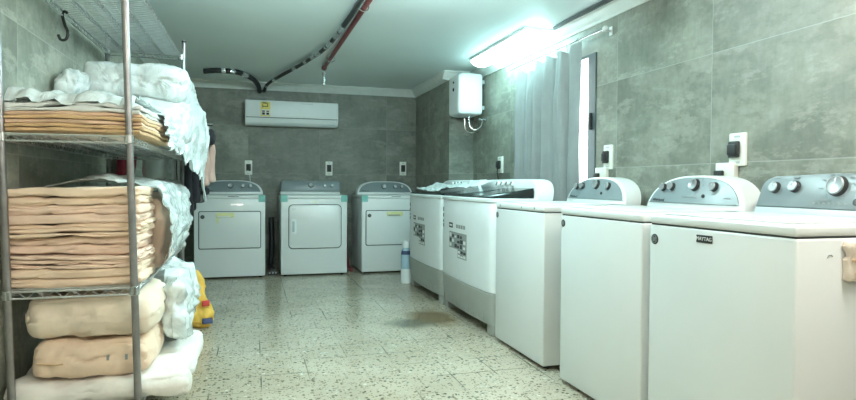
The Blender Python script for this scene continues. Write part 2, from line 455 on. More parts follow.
def cove(name, p0, p1, inward):
    p0 = Vector(p0); p1 = Vector(p1); inw = Vector(inward); h, d = .088, .085
    prof = [(0, 0), (.012, 0), (.014, .012), (.03, .022), (.055, .05), (.066, .07), (d, .076), (d, h), (0, h)]
    b = new(); loft(b, [[p + inw * a + Vector((0, 0, ZC - h + z)) for a, z in prof] for p in (p0, p1)])
    o = obj(name, b, M['cove'], sharp=60); o['kind'] = 'structure'
cove('trim_1', (XL, YB, 0), (2.06, YB, 0), (0, -1, 0))
cove('trim_2', (XW, YF, 0), (XW, 6.2, 0), (-1, 0, 0))
cove('trim_3', (2.06, 6.2 - .0, 0), (2.06, YB - .0, 0), (-1, 0, 0))
cove('trim_4', (2.06 - .085, 6.2, 0), (XW, 6.2, 0), (0, -1, 0))
cove('trim_5', (XL, YF, 0), (XL, YB, 0), (1, 0, 0))

# ------------------------------------------------------------------ washing machines of the right-hand row
def arch(a, h, ex, ez, z0, n=28):
    pts = [(a, z0)]
    for k in range(1, n):
        t = PI * k / n; c, s = math.cos(t), math.sin(t)
        pts.append((a * math.copysign(abs(c) ** (2 / ex), c), z0 + h * s ** (2 / ez)))
    pts.append((-a, z0)); return pts

def knob(parent, x, y, z, r, tilt, dark_side=True):
    Mx = Matrix.Translation((x, y, z)) @ Matrix.Rotation(PI / 2 - tilt, 4, 'X')
    b = new(); lathe(b, [(r * 1.12, 0), (r * 1.1, .004), (r * 1.04, .006), (r * 1.0, .014), (r * .99, .016)], 24, Mx)
    k = obj('knob', b, M['dark'], parent)
    b = new(); lathe(b, [(r * .98, .015), (r * .98, .019), (r * .88, .0215), (r * .80, .020), (0, .020)], 24, Mx)
    box(b, -r * .07, r * .07, 0, r * .8, .0198, .0222, M4=Mx)
    obj('knob_cap', b, M['knob_silver'], k)
    return k

def ticks(parent, spots, y_at, tilt, z0):
    b = new()
    for x, z, wd, h in spots:
        y = y_at(z); box(b, x - wd / 2, x + wd / 2, y - .0012, y + .002, z - h / 2, z + h / 2)
    return obj('printed_legend', b, M['grey_ink'], parent, smooth=False)

def feet(parent, xs, ys, r=.02, h=.022):
    for x in xs:
        for y in ys:
            b = new(); lathe(b, [(r * .8, 0), (r, .003), (r, h * .6), (r * .6, h)], 12, Matrix.Translation((x, y, 0))); obj('foot', b, M['dark'], parent)

def round_badge(parent, x, y, z, r=.019):
    Mx = Matrix.Translation((x, y, z)) @ Matrix.Rotation(PI / 2, 4, 'X')
    b = new(); lathe(b, [(r, 0), (r, .002), (r * .93, .003), (0, .003)], 24, Mx); bd = obj('badge', b, M['dark'], parent)
    b = new()
    tube(b, [Mx @ Vector((r * .74 * math.cos(a), r * .74 * math.sin(a), .003)) for a in [2 * PI * k / 20 for k in range(20)]], .0008, 5, closed=True)
    for dx, hh in ((-.3, .5), (0, .35), (.3, .5)):
        box(b, dx * r - .0012, dx * r + .0012, -hh * r, hh * r, .0028, .0038, M4=Mx)
    obj('badge_mark', b, M['grey_ink'], bd, smooth=False)

def washer(label, y_near, style, W=.686):
    t = thing('washing_machine', label, 'washing machine', (1.5537, y_near + W / 2, 0), -PI / 2, 'top-loading washers along the right wall')
    hw = W / 2
    b = new(); box(b, -hw, hw, 0, .655, .022, .884, .009, 3); obj('cabinet', b, M['white'], t)
    b = new(); box(b, -hw + .006, hw - .006, .006, .65, .883, .8895); obj('seam', b, M['gap'], t, smooth=False)
    b = new(); box(b, -hw - .001, hw + .001, -.003, .655, .889, .925, .012, 4); tp = obj('top_panel', b, M['white'], t)
    b = new(); box(b, -hw + .05, hw - .05, .03, .46, .9245, .9335, .006, 3); obj('lid', b, M['white'], t)
    feet(t, (-hw + .05, hw - .05), (.05, .60))
    sh = .27; z0 = .925; yb = .515
    fy = lambda z: yb - .0095 + (z - z0) * sh
    tl = math.atan(sh)
    if style == 'arched':
        b = new(); plate(b, arch(.338, .168, 2.7, 2.0, z0), yb, yb + .11, .012, 0, sh, z0); obj('console', b, M['white'], t, 50)
        o = [(x * .925, max(z, .953)) for x, z in arch(.338, .158, 2.7, 2.0, z0, 40)]
        b = new(); plate(b, o, yb - .007, yb + .02, .003, 0, sh, z0); f = obj('fascia', b, M['silver'], t, 50)
        for x, z, r in ((-.215, 1.033, .019), (-.150, 1.037, .019), (.012, 1.046, .028), (.145, 1.036, .021)):
            knob(t, x, fy(z) + .001, z, r, tl)
        sp = [(.012 + .055 * math.cos(a), 1.046 + .042 * math.sin(a), .012, .002) for a in [R(q) for q in (-40, 0, 40, 140, 180, 220)]]
        sp += [(-.05 + k * .017, .986, .01, .004) for k in range(6)] + [(-.18, 1.0, .03, .003), (.145, 1.003, .03, .003), (.24, .985, .04, .003)]
        ticks(t, sp, fy, tl, z0)
        b = new(); Mx = Matrix.Translation((.085, fy(.992) + .001, .992)) @ Matrix.Rotation(PI / 2 - tl, 4, 'X'); lathe(b, [(.009, 0), (.009, .004), (0, .005)], 14, Mx); obj('start_button', b, M['dark'], t)
        obj('brand_lettering', front_text('Whirlpool', .022, -.235, fy(.968), .968, tl), M['ink'], t, smooth=False)
        round_badge(t, -hw + .026, 0, .843)
        if style and label.find('third') < 0: pass
    else:
        o = [(.338, z0), (.325, 1.03), (.318, 1.052), (.298, 1.072), (.262, 1.083), (0, 1.092), (-.262, 1.083), (-.298, 1.072), (-.318, 1.052), (-.325, 1.03), (-.338, z0)]
        b = new(); plate(b, o, yb, yb + .12, .008, 0, sh, z0); obj('console', b, M['silver_dark'], t, 50)
        o2 = [(x * .975, min(max(z, .958), 1.086)) for x, z in o]
        o2 = [(.321, .958)] + o2[1:-1] + [(-.321, .958)]
        b = new(); plate(b, o2, yb - .006, yb + .02, .003, 0, sh, z0); obj('fascia', b, M['silver'], t, 50)
        b = new(); plate(b, [(.332, .928), (.325, .954), (-.325, .954), (-.332, .928)], yb - .004, yb + .02, .002, 0, sh, z0); obj('trim_strip', b, M['strip'], t, 50)
        for x, z, r in ((-.245, 1.036, .022), (-.152, 1.040, .022), (.030, 1.043, .036), (.2, 1.04, .022)):
            k = knob(t, x, fy(z) + .003, z, r, tl)
        sp = [(.03 + .068 * math.cos(a), 1.043 + .047 * math.sin(a), .016, .0025) for a in [R(q) for q in (-65, -25, 10, 45, 80, 115, 150, 190, 230)]]
        sp += [(-.05 + k * .021, .978, .009, .006) for k in range(7)] + [(.17, 1.0, .05, .004), (.17, .985, .05, .003), (-.245, 1.075, .03, .003), (-.152, 1.077, .03, .003), (-.01, .99, .05, .003)]
        ticks(t, sp, fy, tl, z0)
        b = new(); Mx = Matrix.Translation((.118, fy(.985) + .001, .985)) @ Matrix.Rotation(PI / 2 - tl, 4, 'X'); lathe(b, [(.014, 0), (.014, .004), (0, .005)], 16, Mx); obj('start_button', b, M['dark'], t)
        round_badge(t, -hw + .034, 0, .826, .021)
        b = new(); box(b, -.074, .004, -.003, .002, .836, .864, .002); bd = obj('nameplate', b, M['dark'], t)
        obj('nameplate_lettering', front_text('MAYTAG', .019, -.035, -.0035, .85), M['paper'], bd, smooth=False)
        b = new(); tube(b, [(hw + .0008, .118, .825), (hw + .001, .124, .832), (hw + .001, .133, .833), (hw + .0008, .139, .828)], .0016, 5); obj('scuff_mark', b, M['grey_ink'], t)
    return t

m1 = washer('nearest white washing machine, square grey console and black nameplate on the front', 1.388, 'square')
m2 = washer('white washing machine with arched grey console, second from the camera in the right row', 2.118, 'arched')
m3 = washer('white washing machine with arched console, right beside the wider twin tub machines', 2.992, 'arched')
for x in (-.26, .06, .23):
    b = new(); lathe(b, [(.006, 0), (.006, .003), (0, .004)], 10, Matrix.Translation((x, -.003, .907)) @ Matrix.Rotation(PI / 2, 4, 'X')); obj('lid_bumper', b, M['grey_ink'], m3)

# small wrapped pack hanging on the near side of the first machine
b = new(); soft(b, (0, 0, 0), (.13, .028, .118), (14, 7, 14), .010, .010, 38., 3, crease=.003, cf=(10., 10., 40.))
pk = tag(obj('paper_packet', b, M['beige_pack']), 'crumpled beige packet stuck on the side of the nearest washing machine', 'packet'); pk.location = (1.796, 1.372, .812)
b = new(); box(b, -.062, .062, -.021, -.012, .004, .009, .001); fl = obj('fold_line', b, M['brown_tan'], pk)
b = new(); box(b, -.05, .062, -.020, -.012, -.036, -.033, .001); obj('fold_line', b, M['brown_tan'], pk)

# ------------------------------------------------------------------ twin tub machines
def twin_tub(label, y_near, W, lz=1.018):
    t = thing('twin_tub_washer', label, 'twin tub washing machine', (1.5537, y_near + W / 2, 0), -PI / 2, 'twin tub machines along the right wall')
    D = .47; hw = W / 2
    def section(z, ins=0., bow=.022, r=.05, n=14):
        pts = []
        # front edge bowed towards -Y, from +x to -x seen counter-clockwise from the top
        w2 = hw - ins
        for k in range(n + 1):
            x = -w2 + r + (2 * w2 - 2 * r) * k / n
            pts.append((x, ins - bow * (1 - (x / w2) ** 2)))
        for k in range(1, 6):
            a = -PI / 2 + PI / 2 * k / 5; pts.append((w2 - r + r * math.cos(a), ins + r + r * math.sin(a) - 0.0))
        for k in range(0, 6):
            a = PI / 2 * k / 5; pts.append((w2 - r + r * math.cos(a), D - ins - r + r * math.sin(a)))
        for k in range(0, 6):
            a = PI / 2 + PI / 2 * k / 5; pts.append((-w2 + r + r * math.cos(a), D - ins - r + r * math.sin(a)))
        for k in range(0, 5):
            a = PI + PI / 2 * k / 5; pts.append((-w2 + r + r * math.cos(a), ins + r + r * math.sin(a)))
        return [Vector((x, y, z)) for x, y in pts]
    b = new(); loft(b, [section(.292, .012), section(.30, .002), section(.45), section(.75), section(.905, .002), section(.918, .010)]); obj('body', b, M['white2'], t, 40)
    b = new(); loft(b, [section(.07, .02), section(.075, .012), section(.265, -.002), section(.292, -.002), section(.296, .008)])
    for x in [-hw + .14 + k * (W - .28) / 9 for k in range(10)]:
        yy = .010 - .022 * (1 - (x / hw) ** 2)
        box(b, x - .007, x + .007, yy - .004, yy + .02, .09, .25, .003, 1)
    obj('plinth', b, M['tubgrey'], t, 40)
    for x in (-hw + .07, hw - .07):
        for y in (.065, D - .065):
            b = new(); box(b, x - .055, x + .055, y - .045, y + .045, 0, .074, .008); obj('foot', b, M['tubgrey'], t)
    b = new(); loft(b, [section(.917, .004), section(.922, -.003), section(.940, -.003), section(.946, .006)]); obj('top_rim', b, M['white2'], t, 40)
    # smoked lids sloping up to the console
    def lid(xa, xb):
        b = new()
        pr = [(.012, .944), (.012, .956), (.03, .962), (.28, lz - .006), (.328, lz), (.328, .944)]
        def lp(x, s): return [Vector((x, .02 + (y - .02) * 1., .944 + (z - .944) * s)) for y, z in pr]
        loft(b, [lp(xa, .7), lp(xa + .008, 1), lp(xb - .008, 1), lp(xb, .7)]); obj('lid', b, M['blackgloss'], t, 30)
    lid(-hw + .006, .09); lid(.098, hw - .035)
    # white control panel along the back with rounded cheeks
    b = new()
    plate(b, arch(hw + .004, .145, 8., 2.6, .938, 44), .33, .455, .014, 0, .16, .938); con = obj('console', b, M['white2'], t, 50)
    for x in (-.13, -.04, .05, .14):
        Mx = Matrix.Translation((x, .340, 1.048)) @ Matrix.Rotation(PI / 2 - .16, 4, 'X')
        b = new(); lathe(b, [(.020, 0), (.018, .014), (.0, .015)], 16, Mx); kb = obj('knob', b, M['white2'], t)
        b = new(); box(b, -.004, .004, -.016, .018, .0145, .022, M4=Mx @ Matrix.Rotation(R(-35), 4, 'Z')); obj('pointer', b, M['grey_ink'], kb, smooth=False)
    # printed stickers on the front
    fy = lambda x: -.022 * (1 - (x / hw) ** 2) - .0005
    def st(name, x0, x1, z0, z1, mi, mats, th=.0016):
        pass
    b = new(); sx0, sx1, sz0, sz1 = .115 - hw + hw - .235, .20, .47, .655
    sx0, sx1 = -.10, .135
    y = min(fy(sx0), fy(sx1))
    def flat(bm, x0, x1, z0, z1, dy, mi): 
        n = 6
        def f(u, v):
            x = x0 + (x1 - x0) * u; return (x, fy(x) - dy, z0 + (z1 - z0) * v)
        sheet(bm, f, n, 1, .0012, mi)
    flat(b, -.30, .12, .535, .665, .0006, 2); flat(b, -.08, .12, .47, .54, .0006, 2)
    flat(b, -.31, -.21, .695, .735, .0006, 0)
    rr = random.Random(5)
    for i in range(6):
        for j in range(3):
            x0 = -.29 + i * .068; z0 = .545 + j * .039
            flat(b, x0, x0 + rr.uniform(.035, .060), z0, z0 + rr.uniform(.014, .032), .0016, rr.choice((1, 0, 0, 2)))
    for i in range(3):
        for j in range(2):
            x0 = -.07 + i * .062; z0 = .478 + j * .03; flat(b, x0, x0 + .05, z0, z0 + rr.uniform(.012, .022), .0016, rr.choice((1, 0)))
    for i in range(4):
        x0 = -.12 + i * .055; flat(b, x0, x0 + .042, .70, .728, .0008, 2)
    flat(b, -.295, -.225, .708, .722, .0016, 1)
    obj('sticker', b, [M['ink'], M['paper'], M['grey_ink']], t, smooth=False)
    b = new()
    for z, h in ((.835, .035), (.785, .03), (.735, .02), (.70, .03)): flat(b, -hw + .055, -hw + .078, z - h / 2, z + h / 2, .0006, 0)
    obj('side_print', b, M['ink'], t, smooth=False)
    return t
t2 = twin_tub('white twin tub washer with grey plinth, next to the last top-loading washing machine', 3.745, 1.115)
t1 = twin_tub('far white twin tub washer with grey plinth, nearest the corner pier', 4.885, 1.09, .968)

def crumple(u, v):
    y = 4.55 + 1.38 * u; x = 1.66 + .215 * v - .05 * u
    z = .968 + .03 * (1 - u) ** 2 + .02 * v + .045 * v ** 4
    z += .028 * abs(fbm(Vector((u * 9, v * 4, 2.)), 3)) + .012 * math.sin(u * 8)
    x += .03 * fbm(Vector((u * 5, v * 2, 7.)))
    return (x - .02 * math.sin(u * PI), y, z + .012)
b = new(); sheet(b, crumple, 40, 14, .003)
tag(obj('plastic_sheet', b, M['duvet']), 'crumpled white plastic sheet lying over the black lids of the twin tubs', 'plastic sheet')

# ------------------------------------------------------------------ dryers against the back wall
def dryer(label, x0, style):
    W = .737; hw = W / 2
    t = thing('clothes_dryer', label, 'dryer', (x0 + hw, 6.81, 0), 0, 'dryers along the back wall')
    b = new(); box(b, -hw, hw, 0, .70, .02, .872, .008, 3); obj('cabinet', b, M['white'], t)
    b = new(); box(b, -hw - .002, hw + .002, -.004, .70, .872, .91, .010, 3); obj('top_panel', b, M['white'], t)
    feet(t, (-hw + .05, hw - .05), (.05, .62))
    z0 = .91; sh = .2; yb = .44; tl = math.atan(sh)
    fy = lambda z: yb - .008 + (z - z0) * sh
    if style == 'boxy':
        o = [(.352, .945), (.352, 1.045), (.340, 1.068), (.30, 1.076), (-.30, 1.076), (-.340, 1.068), (-.352, 1.045), (-.352, .945)]
        b = new(); plate(b, o, yb, yb + .13, .008, 0, sh, z0); obj('console', b, M['silver_dark'], t, 50)
        b = new(); box(b, -.36, .345, yb - .02, yb + .13, .908, .946, .01, 3); obj('trim_strip', b, M['white'], t)
        o2 = [(x * .97, .952 + (z - .945) * .93) for x, z in o]
        b = new(); plate(b, o2, yb - .006, yb + .02, .003, 0, sh, z0); obj('fascia', b, M['silver'], t, 50)
        ks = ((.0, 1.022, .026), (.168, 1.018, .017), (.25, 1.018, .017))
        sp = [(0, 1.062, .14, .006), (-.05, 1.022, .02, .004), (.05, 1.022, .02, .004), (.21, .985, .09, .003)]
    else:
        b = new(); plate(b, arch(.352, .165, 3.4, 2.2, z0), yb, yb + .12, .012, 0, sh, z0); obj('console', b, M['white'], t, 50)
        o = [(x * .93, max(z, .94)) for x, z in arch(.352, .155, 3.4, 2.2, z0, 40)]
        b = new(); plate(b, o, yb - .006, yb + .02, .003, 0, sh, z0); obj('fascia', b, M['silver'] if style == 'tagged' else M['silver_dark'], t, 50)
        ks = ((-.012, 1.012, .028), (.128, 1.010, .019), (.213, 1.010, .019))
        sp = [(-.012 + .055 * math.cos(a), 1.012 + .045 * math.sin(a), .012, .003) for a in [R(q) for q in (0, 60, 120, 180)]] + [(.17, .975, .1, .003)]
        obj('brand_lettering', front_text('Whirlpool', .022, -.25, fy(.955), .955, tl), M['ink'], t, smooth=False)
        b = new(); box(b, -.02, .09, -.006, .001, .893, .899); obj('lint_slot', b, M['gap'], t)
    for x, z, r in ks: knob(t, x, fy(z) + .001, z, r, tl)
    ticks(t, sp, fy, tl, z0)
    if style == 'boxy': dx0, dx1, dz0, dz1, rad = -.29, .305, .306, .808, .05
    else: dx0, dx1, dz0, dz1, rad = -.325, .325, .325, .738, .022
    cx, cz, dw, dh = (dx0 + dx1) / 2, (dz0 + dz1) / 2, dx1 - dx0, dz1 - dz0
    b = new(); plate(b, rrect(dw, dh, rad, 6, cx, cz), -.0015, .004, .001); obj('door_seal', b, M['line'], t)
    b = new(); plate(b, rrect(dw - .018, dh - .018, rad - .006, 6, cx, cz), -.012, .004, .006); d = obj('door', b, M['white'], t, 50)
    if style == 'boxy':
        b = new(); plate(b, rrect(.06, .17, .02, 4, -.232, .56), -.020, -.010, .004); h = obj('door_handle', b, M['white2'], d)
        b = new(); plate(b, rrect(.026, .12, .010, 4, -.235, .56), -.0215, -.018, .002); obj('handle_recess', b, M['strip'], h)
        b = new(); box(b, -.045, .05, -.0065, -.0002, .822, .848, .001); box(b, -.03, .03, -.0068, -.0062, .83, .838, mi=1); obj('hang_tag', b, [M['yellow_tag'], M['white2']], t, smooth=False)
        b = new(); box(b, -.25, -.21, -.0128, -.0115, .755, .759); obj('lettering_plate', b, M['grey_ink'], d, smooth=False)
    else:
        round_badge(d, dx0 + .045, -.011, dz1 - .062, .021)
        xx = -.09 if style != 'tagged' else -.02
        b = new(); plate(b, rrect(.19, .05, .012, 4, xx + .04, .694), -.022, -.010, .004); h = obj('door_handle', b, M['yellow_tag'], d)
        b = new(); box(b, xx - .04, xx + .10, -.0228, -.0200, .672, .686, .001); obj('handle_recess', b, M['white2'] if style != 'tagged' else M['grey_ink'], h, smooth=False)
        if style != 'tagged':
            b = new(); box(b, xx - .05, xx - .025, -.0135, -.0115, .61, .68, .0005); obj('hang_tag', b, M['yellow_tag'], d, smooth=False)
    for s in (-1, 1):
        if style == 'tagged' and s > 0: continue
        b = new(); box(b, s * (hw - .034) - .036, s * (hw - .034) + .036, -.0065, .02, .835, .908, .001); box(b, s * (hw - .034) - .036, s * (hw - .034) + .036, -.0065, .07, .9085, .9115, .001)
        obj('shipping_tape', b, M['tape'], t, smooth=False)
    return t
dryer('white dryer at the far left beside the hanging clothes, wide low door', -.6076, 'curved')
dryer('middle white dryer with tall rounded door and side handle', .2991, 'boxy')
dryer('white dryer in the far right corner, partly behind the twin tub washer', 1.2064, 'tagged')

# dark ducting between the dryers
b = new()
pts = [(.10, 7.50, .13), (.16, 7.42, .12), (.20, 7.36, .10), (.24, 7.42, .12), (.27, 7.5, .15)]
tube(b, [(.215, 7.56, .62), (.22, 7.50, .40), (.215, 7.44, .18), (.20, 7.36, .055), (.22, 7.2, .036), (.21, 7.05, .036)], .034, 10)
tag(obj('drain_hose', b, M['dark']), 'dark hose lying on the floor between left and middle dryers', 'hose')
b = new(); box(b, .16, .27, 6.96, 7.01, 0, .05, .006)
ps = obj('power_strip', b, M['dark']); tag(ps, 'black power strip on the floor between left and middle dryers', 'power strip')
for k in range(3):
    b = new(); box(b, .172 + k * .034, .19 + k * .034, 6.957, 6.962, .016, .034, .002); obj('socket', b, M['grey_ink'], ps)
b = new(); tube(b, [(1.11, 7.56, .75), (1.13, 7.5, .5), (1.12, 7.40, .2), (1.11, 7.2, .03), (1.12, 7.0, .022)], .02, 8)
tag(obj('drain_hose', b, M['red']), 'reddish hose hanging between the middle and right dryers', 'hose')

# bottle by the twin tub
bt = thing('detergent_bottle', 'tall bluish bottle with white cap on the floor by the far twin tub', 'bottle', (1.545, 6.06, 0))
b = new(); lathe(b, [(.050, 0), (.056, .006), (.056, .15), (.053, .155)], 20); obj('lower_label', b, M['white2'], bt)
b = new(); lathe(b, [(.053, .155), (.054, .165), (.053, .30), (.046, .345), (.030, .372), (.026, .378)], 20); obj('body', b, M['bottle'], bt)
b = new(); lathe(b, [(.054, .305), (.0545, .31), (.0475, .342), (.046, .345)], 20); obj('dark_band', b, M['blue_print'], bt)
b = new(); lathe(b, [(.038, .372), (.042, .376), (.042, .432), (.034, .446), (0, .448)], 18); obj('cap', b, M['white2'], bt)

# ------------------------------------------------------------------ air conditioner
ac = thing('air_conditioner', 'long white split air conditioner high on the back wall with yellow label', 'air conditioner', (.462, YB, 1.74))
b = new()
pr = [(.003, .0), (-.15, .0), (-.19, .03), (-.207, .075), (-.212, .10), (-.212, .27), (-.195, .292), (-.03, .30), (.003, .30)]
AW = .55
def lp(x, s): return [Vector((x, y * (1 - .04 * s), .15 + (z - .15) * (1 - .03 * s))) for y, z in pr]
loft(b, [lp(-AW, 1), lp(-AW + .012, 0), lp(AW - .012, 0), lp(AW, 1)]); obj('housing', b, M['white2'], ac, 30)
b = new(); box(b, -AW + .008, AW - .008, -.2165, -.205, .092, .286, .005); obj('front_panel', b, M['white2'], ac)
b = new(); box(b, -AW + .045, AW - .035, -.203, -.17, .020, .058, .006, M4=Matrix.Translation((0, -.003, .012)) @ Matrix.Rotation(R(-10), 4, 'X')); obj('louvre', b, M['strip'], ac)
b = new(); box(b, -AW + .012, AW - .012, -.214, -.19, .084, .0905); obj('panel_seam', b, M['line'], ac, smooth=False)
b = new(); box(b, -.372, -.262, -.2195, -.2155, .10, .272, .001); lb = obj('energy_label', b, M['yellow'], ac)
b = new()
for x0, x1, z0, z1, mi in ((-.362, -.318, .112, .182, 1), (-.314, -.270, .112, .182, 1), (-.356, -.324, .118, .145, 0), (-.308, -.276, .118, .145, 0), (-.356, -.324, .153, .168, 0), (-.308, -.276, .153, .168, 0), (-.350, -.288, .212, .220, 0), (-.296, -.288, .216, .255, 0), (-.350, -.30, .252, .262, 0), (-.352, -.344, .20, .24, 0)):
    box(b, x0, x1, -.2206 - .0004 * (mi == 0), -.2194, z0, z1, mi=mi)
obj('label_print', b, [M['ink'], M['paper']], lb, smooth=False)
b = new(); box(b, .10, .24, -.2170, -.2160, .262, .267); obj('maker_mark', b, M['strip'], ac, smooth=False)

# pipes on the ceiling
def spline(P, n=10):
    P = [Vector(p) for p in P]; out = []
    for i in range(len(P) - 1):
        p0 = P[max(i - 1, 0)]; p1 = P[i]; p2 = P[i + 1]; p3 = P[min(i + 2, len(P) - 1)]
        for k in range(n):
            t = k / n
            out.append(.5 * ((2 * p1) + (p2 - p0) * t + (2 * p0 - 5 * p1 + 4 * p2 - p3) * t * t + (3 * p1 - p0 - 3 * p2 + p3) * t ** 3))
    out.append(P[-1]); return out
def taped_hose(label, path, r, tapes):
    sp = spline(path, 14); b = new(); tube(b, sp, r, 10); o = tag(obj('refrigerant_hose', b, M['hose']), label, 'hose', 'insulated hoses on the ceiling')
    for a, c in tapes:
        i0 = int(a * (len(sp) - 1)); i1 = max(i0 + 2, int(c * (len(sp) - 1)))
        b = new(); tube(b, sp[i0:i1], [r * 1.08 + .002 * math.sin(k * 1.7) for k in range(i1 - i0)], 10); obj('foil_tape', b, M['silver_tape'], o)
    return o
taped_hose('black insulated hose with silver tape, running beside the red pipe to the wall hole',
           [(.70, 3.2, 2.236), (.676, 3.83, 2.236), (.66, 4.47, 2.232), (.606, 5.356, 2.234), (.457, 6.154, 2.234), (.27, 6.86, 2.222), (.16, 7.30, 2.20), (.135, YB, 2.165)], .0185,
           ((.30, .37), (.385, .43), (.45, .52), (.535, .555), (.60, .63), (.74, .78), (.86, .90)))
taped_hose('short black insulated hose with white tape, curving over the air conditioner to the left',
           [(-.50, 6.80, 2.232), (-.335, 6.76, 2.242), (-.133, 6.81, 2.238), (0., 7.10, 2.226), (.06, 7.36, 2.20), (.08, YB, 2.165)], .028,
           ((.22, .28), (.30, .36), (.42, .50)))
b = new()
for k in range(9):
    a = k * 2.1; tube(b, spline([(.105, YB, 2.168), (.10 + .03 * math.cos(a), 7.52, 2.175 + .02 * math.sin(a)), (.10 + .055 * math.cos(a), 7.47, 2.165 + .045 * math.sin(a))], 4), .006, 6)
tag(obj('cable_bundle', b, M['hose']), 'ragged black bundle where the hoses enter the back wall', 'cables')
rp = thing('sprinkler_pipe', 'dark red pipe running along the ceiling towards the back wall', 'pipe', (.72, 3., 2.235))
b = new(); tube(b, [(.01, -2., 0), (.006, .9, 0), (-.014, 3.20, 0)], .019, 12); obj('red_pipe', b, M['red'], rp)
b = new(); lathe(b, [(.024, 3.19), (.027, 3.20), (.027, 3.25), (.02, 3.262)], 14, Matrix.Translation((-.014, 0, 0)) @ Matrix.Rotation(-PI / 2, 4, 'X')); obj('coupling', b, M['red'], rp)
b = new()
lathe(b, [(.0, .0), (.012, .0), (.014, -.03), (.021, -.034), (.021, -.05), (.012, -.055), (.012, -.10), (.019, -.105), (.019, -.118), (.008, -.122), (.007, -.15), (.02, -.152), (.02, -.158), (0, -.158)], 12, Matrix.Translation((-.014, 3.24, -.012)))
obj('sprinkler_drop', b, M['chrome'], rp)
for yy in (1.0, 2.75):
    b = new(); tube(b, [(-.004 + .036 * math.cos(a), yy, .036 * math.sin(a) * .9) for a in [R(-200 + k * 20) for k in range(12)]], .004, 6); box(b, -.01, .004, yy - .008, yy + .008, .024, .033)
    obj('pipe_clip', b, M['chrome'], rp)

# lamp above the curtain, and tubes added out of view to light the room
def batten(label, x, y0, y1, mt, group, r=.014, rz=0.):
    t = thing('fill_tube_lamp', label, 'ceiling lamp', (x, (y0 + y1) / 2, ZC), rz, group); L = (y1 - y0) / 2
    b = new(); box(b, -.017, .017, -L, L, -.03, 0, .005); obj('housing', b, M['white2'], t)
    for s in (-1, 1):
        b = new(); box(b, -.014, .014, s * (L - .012) - .010, s * (L - .012) + .010, -.112, -.028, .004); obj('lamp_holder', b, M['white2'], t)
    b = new(); tube(b, [(0, -L + .022, -.094), (0, L - .022, -.094)], r, 12); obj('tube', b, mt, t)
dl = thing('ceiling_lamp', 'glaring white lamp on the ceiling above the curtain', 'ceiling lamp', (2.138, 4.87, ZC))
b = new(); box(b, -.115, .115, -.62, .62, -.022, 0, .004); obj('housing', b, M['white2'], dl)
b = new(); pts = [(.105 * math.cos(a), -.020 - .060 * math.sin(a)) for a in [PI * k / 12 for k in range(13)]]
loft(b, [[Vector((x, y, z)) for x, z in pts] for y in (-.60, .60)]); obj('diffuser', b, M['tube'], dl)
batten('fill tube added out of view on the ceiling near the camera', 1.64, .25, 1.45, M['fill_warm'], None)  # three unseen tubes added to brighten the room
batten('fill tube added out of view on the ceiling across the aisle', .80, 2.5, 3.7, M['fill_cool'], None, rz=PI / 2)
batten('fill tube added out of view on the ceiling behind the camera', -.05, -.75, .45, M['fill_dim'], None, rz=PI / 2)
b = new(); tube(b, [(2.238, 3.05, 2.252), (2.240, 3.6, 2.250), (2.236, 4.0, 2.252), (2.238, 4.18, 2.248)], .011, 8); tube(b, [(2.218, 3.3, 2.258), (2.22, 3.8, 2.256), (2.226, 4.17, 2.256)], .007, 8)
tag(obj('lamp_cable', b, M['line']), 'dark cable running along the right-hand cove to the tube lamp', 'cable')

# ------------------------------------------------------------------ curtain and rod
rd = thing('curtain_rod', 'thin metal curtain rod with white end cap on the right wall', 'curtain rod', (2.258, 3.52, 2.092))
b = new(); tube(b, [(0, 0, 0), (0, 1.50, 0)], .0085, 10); obj('rod', b, M['chrome'], rd)
for y in (-.006, 1.506):
    b = new(); lathe(b, [(0, -.016), (.013, -.014), (.016, 0), (.013, .014), (0, .016)], 12, Matrix.Translation((0, y, 0)) @ Matrix.Rotation(PI / 2, 4, 'X')); obj('end_cap', b, M['white2'], rd)
for y in (.05, 1.45):
    b = new(); box(b, -.006, XW - 2.258, y - .008, y + .008, -.006, .006, .002); box(b, XW - 2.258 - .006, XW - 2.258, y - .018, y + .018, -.03, .03, .003); obj('bracket', b, M['white2'], rd)
CY0, CY1 = 3.80, 4.90
def cur(u, v):
    y = CY0 + (CY1 - CY0) * u; z = 2.068 - 1.33 * v
    ph = u * 2 * PI * 6.2 + .5 * math.sin(u * 9)
    hold = .35 + .65 * min(1, v * 4)
    x = 2.258 + hold * ((.044 * math.sin(ph) + .016 * math.sin(ph * 2.3 + 1 + v))) + .012 * fbm(Vector((u * 3, v * 1.5, 3.)))
    if u < .13: x = 2.258 - .012 + (.13 - u) * .06 + .004 * math.sin(v * 9)
    # the heading droops between the hooks
    if u >= .13: z -= (1 - min(1, v * 3)) * .034 * (math.sin(ph * .5 + .6) ** 2)
    if .62 < u < .9: z -= (1 - min(1, v * 2.5)) * .05 * math.sin((u - .62) / .28 * PI)
    y += .012 * math.sin(ph + 1.2) * hold
    return (min(x, 2.318), y, z)
b = new(); sheet(b, cur, 150, 34, .003)
cu = tag(obj('curtain', b, M['curtain'], sharp=80), 'grey pleated curtain hanging from the rod over the bright window', 'curtain')
for k in range(7):
    u = .06 + k * .145; p = cur(u, 0)
    b = new(); tube(b, [(2.258 + .013 * math.cos(a), p[1], 2.092 + .013 * math.sin(a)) for a in [2 * PI * q / 10 for q in range(10)]], .002, 5, closed=True); tube(b, [(2.258, p[1], 2.080), (p[0], p[1], p[2] - .01)], .002, 5)
    obj('curtain_hook', b, M['chrome'], cu)

